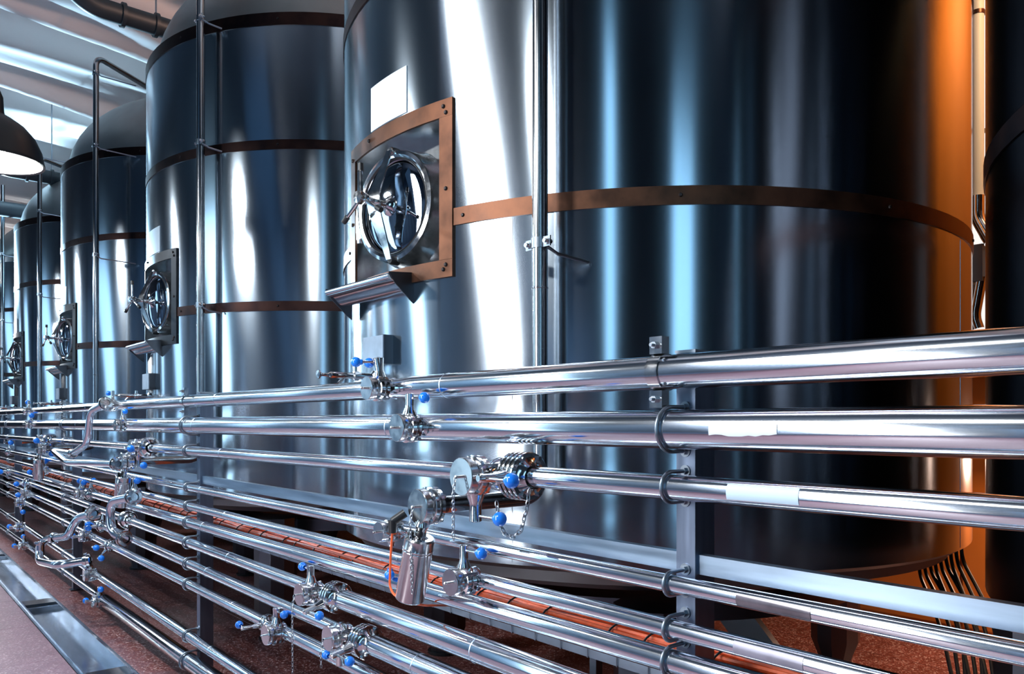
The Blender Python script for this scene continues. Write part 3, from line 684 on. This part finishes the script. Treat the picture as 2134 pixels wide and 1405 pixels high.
def branch_valve(label, i, xb, xc, R=.045, s=UP, rd=-YY, P=None, hl=.085, rl=.09, ch=0, ball=True, second=None, br=.0205, m='turned'):
    """valve on a branch that leaves pipe i at pixel column xb; its cap shows at column xc"""
    P = axis(i, xb) if P is None else P
    xr = (xc-1067)/1626; X = P.y*(.7666*xr+.642)/(-.642*xr+.7666); Q = Vector((min(X, P.x-.1), P.y, P.z))
    t = thing('butterfly_valve', label, 'valve', (P.x, P.y, P.z), 'capped butterfly valves on the pipe rack')
    ln = P.x-Q.x
    MB().lathe(P, AX, [(R*.95, .0), (R*.8, .03), (R*.58, .045), (R*.58, max(.05, ln-.09)), (R*.75, max(.06, ln-.075))], 24).build('branch_stub', 'pipe', t)
    cap_end(t, Q, AX, R, m=m)
    body = Q-AX*.06
    if ball: handle(t, body, s, rd, L=hl, rl=rl, off=R*.75, r0=R*.55, br=br)
    if second: handle(t, body-AX*.01, second[0], second[1], L=hl, rl=rl, off=R*.75, r0=R*.5, br=br)
    if ch:
        a = Q+AX*.02; chain('chain', t, [a, a+Vector((-.012, -.004, -.05)), a+Vector((-.006, .004, -ch))])
    return t
def inline_valve(label, i, x, R=.07, n=3, s=AX, rd=-YY, hl=.1, rl=.1, ball=True, second=None, br=.0205, w=.012, gap=.010):
    P = axis(i, x); t = thing('inline_valve', label, 'valve', tuple(P), 'flanged valves set into the pipes')
    union(t, P, YY, R, n, w, gap)
    b = MB()
    for q in range(6):
        an = q*PI/3; d = Vector((math.cos(an), 0, math.sin(an)))*R*.86
        b.cyl(P+d-YY*(n*(w+gap)/2+.006), P+d+YY*(n*(w+gap)/2+.006), .007, n=6)
    q_ = b.build('flange_bolts', 'bolt', t, smooth=20); q_['kind'] = 'stuff'
    if ball: handle(t, P, s, rd, L=hl, rl=rl, off=R*.85, r0=R*.32, br=br)
    if second: handle(t, P, second[0], second[1], L=hl, rl=rl, off=R*.85, r0=R*.32, br=br)
    return t
nY = -YY; DN = -UP
# --- the cluster in front of the central tank
branch_valve('capped valve on the topmost pipe before the central tank, blue knob to the left', 1, 822, 763, .047, UP, YY, rl=.07, second=(UP+AX*.2, YY+AX*1.4))
branch_valve('capped valve on the second pipe, blue knob pointing right over the pipe', 2, 888, 825, .052, UP, nY, rl=.085)
branch_valve('large capped valve on the third pipe with hanging chain, lever knob below', 3, 1045, 960, .062, DN, nY, hl=.10, rl=.11, ch=.2, br=.023)
inline_valve('large ringed valve in the third pipe beside the vertical pipe, knob at right', 3, 1088, .078, 4, AX, nY, hl=.11, rl=.12, br=.024)
branch_valve('small capped valve on the fourth pipe with lever hanging down to a blue knob', 4, 834, 788, .040, DN, DN+YY*.12, hl=.03, rl=.11)
branch_valve('capped valve on the fifth pipe above the orange cables, knob at upper right', 5, 990, 937, .047, UP, nY, rl=.085)
branch_valve('chained capped valve on the seventh pipe, blue knob to its left', 7, 668, 622, .052, UP, YY, rl=.075, ch=.36)
inline_valve('ringed union valve in the seventh pipe with a blue knob below it', 7, 700, .07, 3, AX+DN*.3, nY, hl=.10, rl=.10)
branch_valve('capped valve on the ninth pipe with blue knobs to both sides', 9, 592, 562, .052, UP, nY, rl=.08)
inline_valve('slim union in the ninth pipe, lever knob reaching left', 9, 560, .05, 2, AX, YY, hl=.10, rl=.07)
branch_valve('capped valve on the eighth pipe, stem down and blue knob at left', 8, 728, 682, .055, DN, YY, rl=.12, ch=.12)
inline_valve('ringed union valve in the eighth pipe, blue knob near the bottom edge', 8, 762, .072, 3, AX+DN*.2, nY, hl=.10, rl=.11)
branch_valve('valve on the tenth pipe cut by the bottom edge, blue knob at left', 10, 610, 585, .045, UP, YY, rl=.10)
# --- capped outlet of the vertical pipe, with pneumatic actuator
def outlet(k, y, label, lab2, xend=1.50, canister=True):
    z = CZ-.30; Q = Vector((xend, y, z))
    t = thing('outlet_fitting', label, 'pipe fitting', (1.62, y, z), 'outlets of the vertical pipes')
    MB().tube([(1.62, y, z), (xend+.06, y, z)], .0315, 20).build('outlet_tube', 'darkpipe', t)
    cap_end(t, Q, AX, .062, .03); a = Q+AX*.018
    chain('chain', t, [a, a+Vector((-.01, 0, -.06)), a+Vector((-.005, -.006, -.3))])
    if canister:
        p = Vector((xend+.02, y, z-.075)); d = Vector((.0, .28, -.96)).normalized()
        c = thing('pneumatic_actuator', lab2, 'actuator', tuple(p), 'steel cylinders hanging below the outlets')
        MB().lathe(p+d*.035, d, [(1e-4, 0), (.048, 0), (.054, .006), (.054, .04), (.055, .042), (.054, .044), (.054, .05), (.055, .052), (.054, .054), (.054, .235), (.049, .24), (1e-4, .24)], 32).build('housing', 'turned', c)
        MB().lathe(p, d, [(1e-4, -.03), (.02, -.03), (.028, -.01), (.02, .005), (.02, .03), (.03, .035)], 16).build('neck', 'chrome', c)
        for dx, dy in ((-.02, -.025), (.01, .03), (-.03, .015)): MB().sphere(p+d*.03+Vector((dx, dy, .01)), .013, 12).build('fitting', 'chrome' if dx > 0 else 'black', c)
    return t
outlet(0, 2.31, 'large blind-capped outlet below the third pipe, chain dangling from its cap', 'steel actuator cylinder hanging tilted beside an orange cable')
outlet(1, 6.33, 'blind-capped outlet at the foot of the dark vertical pipe, before the second tank', 'steel actuator cylinder hanging below the swing pipe on the left', 1.5)
outlet(2, 9.89, 'blind-capped outlet before the third tank, far left', 'small far steel actuator cylinder near the left edge', 1.5)
# long chain looping under the third pipe
lc = thing('safety_chain', 'safety chain looping under the large ringed valve', 'chain', tuple(axis(3, 1100)))
p = axis(3, 1100)+Vector((-.08, 0, -.08))
chain('chain_links', lc, [p+Vector((0, .06, .0)), p+Vector((0, .05, -.06)), p+Vector((0, .02, -.10)), p+Vector((0, -.02, -.105)), p+Vector((0, -.06, -.08)), p+Vector((0, -.09, -.0)), p+Vector((0, -.1, .05))], .024, .002)
# orange sensor cable
pc = onX(818, 1105, 1.45)
sc = thing('sensor_cable', 'single orange sensor cable hanging from a black plug', 'cable', tuple(pc))
e = [pc, onX(814, 1160, 1.46), onX(812, 1222, 1.47), onX(820, 1240, 1.47), onX(850, 1256, 1.5), onX(885, 1262, 1.56), onX(940, 1262, 1.8)]
MB().tube(bezier(e, .03, 4), .0042, 8).build('cable', 'orange', sc)
MB().cyl(pc+UP*-.01, pc+UP*.035, .014, .017, 12).cyl(pc+UP*.03, pc+UP*.04+Vector((.04, -.02, .02)), .016, .016, 12).build('plug', 'black', sc)

# --- clusters further along the rack (pixel columns read from the photograph)
branch_valve('capped valve on the topmost pipe where the swing pipe joins, knob at upper left', 1, 246, 236, .047, UP, YY, rl=.13)
branch_valve('capped valve on the second pipe behind the swing pipe, knob up', 2, 268, 246, .050, UP, nY, rl=.05)
inline_valve('ringed valve in the third pipe before the second tank, blue knob at right', 3, 310, .078, 4, AX, nY, rl=.09, br=.026)
branch_valve('capped valve on the third pipe left of its ringed valve, lever below', 3, 300, 280, .06, DN, nY, rl=.13, hl=.1, br=.026)
branch_valve('capped valve on the fifth pipe at the lower swing pipe, knob above right', 5, 292, 281, .045, UP, nY, rl=.06, br=.026)
inline_valve('ringed union in the seventh pipe below the lower swing pipe', 7, 266, .07, 3, DN, YY, rl=.09, ball=True, br=.026)
branch_valve('capped valve on the sixth pipe beside the horizontal union, twin knobs', 6, 180, 165, .05, UP, YY, rl=.07, second=(UP+YY*.4, nY), br=.026)
inline_valve('ringed valve in the sixth pipe further left, blue knob on top', 6, 190, .06, 3, UP, nY, rl=.09, br=.024)
inline_valve('union on the eighth pipe behind the big swing bend, blue knobs', 8, 215, .06, 2, AX, nY, rl=.07, second=(UP, YY), br=.026)
branch_valve('capped valve on the ninth pipe with knobs at left and right, behind the bend', 9, 190, 180, .052, UP, nY, rl=.05, second=(AX, YY), br=.026)
inline_valve('union in the ninth pipe right of its capped valve, two blue knobs', 9, 232, .055, 2, AX, nY, rl=.05, second=(DN+AX, nY), br=.026)
branch_valve('valve on the tenth pipe where the big bend ends, small knob at left', 10, 200, 184, .055, UP, YY, rl=.08, hl=.05, br=.024)
branch_valve('valve on the lowest pipe near the drain, blue knobs left and right', 11, 218, 205, .05, UP, nY, rl=.03, second=(AX*1.2+UP*.1, YY), br=.026)
branch_valve('small far valve on the topmost pipe at the left, knobs below', 1, 68, 62, .047, UP, YY, rl=.05, br=.03)
branch_valve('small far valve on the second pipe at the left', 2, 72, 63, .05, UP, nY, rl=.05, br=.03)
inline_valve('far ringed valve in the third pipe at the left', 3, 105, .075, 4, AX, nY, rl=.06, second=(DN, nY), br=.032)
branch_valve('far capped valve on the third pipe beside the small actuator', 3, 98, 92, .06, DN, nY, rl=.1, br=.032)
branch_valve('far valve on the fifth pipe right of the small actuator', 5, 100, 88, .05, UP, nY, rl=.06, br=.032)
inline_valve('far ringed valve in the seventh pipe, knob on top', 7, 60, .07, 3, UP, nY, rl=.05, second=(AX, nY), br=.032)
branch_valve('far capped valve on the eighth pipe at the left', 8, 62, 45, .055, UP, YY, rl=.1, second=(AX, nY), br=.032)
branch_valve('far capped valve on the ninth pipe at the left edge, knob below', 9, 52, 36, .055, DN, nY, rl=.12, br=.032)
branch_valve('far valve on the tenth pipe at the left, above the drain', 10, 52, 42, .06, AX, YY, rl=.1, br=.032)
branch_valve('leftmost low valve on the lowest pipe above the drain, two knobs', 11, 58, 50, .05, UP, YY, rl=.04, second=(AX, YY), br=.03)
inline_valve('distant union on the fourth pipe at the left edge', 4, 20, .06, 2, UP, nY, br=.035)
inline_valve('distant union on the sixth pipe at the left edge', 6, 22, .06, 2, AX, nY, br=.035)

# ------------------------------------------------------------------ swing bend pipes
def swing(label, pts, r, rad, fl=()):
    P = [onX(*p) for p in pts]; t = thing('swing_bend', label, 'pipe', tuple(P[0]), 'bent connecting pipes of the rack')
    path = bezier(P, rad, 8); MB().tube(path, r, 18).build('bent_tube', 'pipe', t)
    for i in (0, -1):
        d = (P[1]-P[0] if i == 0 else P[-2]-P[-1]).normalized()
        MB().lathe(P[i], d, [(r*.9, -.01), (r*1.6, -.008), (r*1.6, .012), (r*1.9, .014), (r*1.9, .03), (r*1.2, .036), (r, .05)], 24).build('end_nut', 'chrome', t)
    for f in fl:
        p = onX(*f[:3]); d = Vector(f[3]).normalized(); MB().lathe(p, d, [(r*.95, -.03), (r*1.35, -.026), (r*1.35, -.006), (r*1.5, -.004), (r*1.5, .004), (r*1.35, .006), (r*1.35, .026), (r*.95, .03)], 24).build('coupling', 'chrome', t)
    return t
swing('upper swing bend pipe dropping from the topmost pipe before the second tank', [(222, 840, 1.45), (188, 858, 1.42), (182, 925, 1.42), (152, 946, 1.40), (112, 940, 1.38), (140, 964, 1.34), (245, 967, 1.45)], .027, .10, [(152, 945, 1.40, (0, 1, .1))])
swing('lower swing bend pipe, shaped like a C, between the fifth and seventh pipe', [(280, 1036, 1.50), (230, 1045, 1.44), (230, 1108, 1.44), (262, 1124, 1.5)], .032, .16)
sb_ = swing('big swing bend pipe near the drain with an open flange facing up', [(196, 1070, 1.5), (160, 1080, 1.42), (142, 1118, 1.36), (96, 1124, 1.30), (82, 1140, 1.26), (82, 1170, 1.22), (120, 1178, 1.24), (186, 1168, 1.45)], .034, .12, [(113, 1122, 1.32, (0, 1, .1))])
MB().tube([onX(84, 1158, 1.25), onX(84, 1136, 1.25)], .033, 18).build('riser', 'pipe', sb_)
p = onX(84, 1136, 1.25)
MB().lathe(p+UP*.02, UP, [(.03, -.05), (.034, -.01), (.05, -.006), (.05, .008), (.033, .01), (.03, .004), (.028, -.04), (1e-4, -.045)], 28).build('open_flange', 'chrome', sb_)

# ------------------------------------------------------------------ hanging black cables at the right and passage behind
cc = 0
for j in range(9):
    xa = 1905+j*11; p0 = onX(xa+10, 1195-j*4, 4.2); p1 = onX(1960+j*12+(j % 3)*10, 1300, 3.9); p2 = onX(1990+j*12, 1440, 3.6)
    p2.z = max(.02, p2.z)
    tag(MB().tube(bezier([p0+UP*.15, p0, p1, p2], .4, 8), .009, 8).build('hanging_cable', 'black', org=tuple(p0)), '%s of the nine black cables hanging below the tanks at the right' % ['leftmost', 'second from left', 'third from left', 'fourth from left', 'middle', 'fourth from right', 'third from right', 'second from right', 'rightmost'][j], 'cable', 'black cables hanging at the right')
# pale service pipe and tubing seen in the gap at the right
sx = 6.55
a = onX(2037, 100, sx); t = thing('service_pipe', 'pale vertical service pipe in the gap between the central and the dark tank', 'pipe', (sx, a.y, 0))
MB().tube([(sx, a.y, CZ+1.7), (sx, a.y, 6.2)], .045, 16).build('pipe', 'lampin', t)
MB().tube(bezier([(sx, a.y, CZ+1.72), (sx, a.y, CZ+1.55), (sx-.02, a.y-.1, CZ+1.35)], .05, 4), .05, 14).build('lower_bend', 'chrome', t)
MB().lathe((sx, a.y, CZ+3.1), (0, 0, 1), [(.045, 0), (.05, .0), (.05, .03), (.045, .03)], 16).build('joint_ring', 'copper', t)
MB().box((sx-.03, a.y-.02, CZ+1.2), (.06, .07, .28)).build('valve_block', 'darkpipe', t, smooth=0)
MB().tube(bezier([(sx, a.y-.02, CZ+1.1), (sx, a.y+.03, CZ+.8), (sx, a.y, CZ+.7)], .1, 4), .05, 14).build('bottom_bend', 'chrome', t)
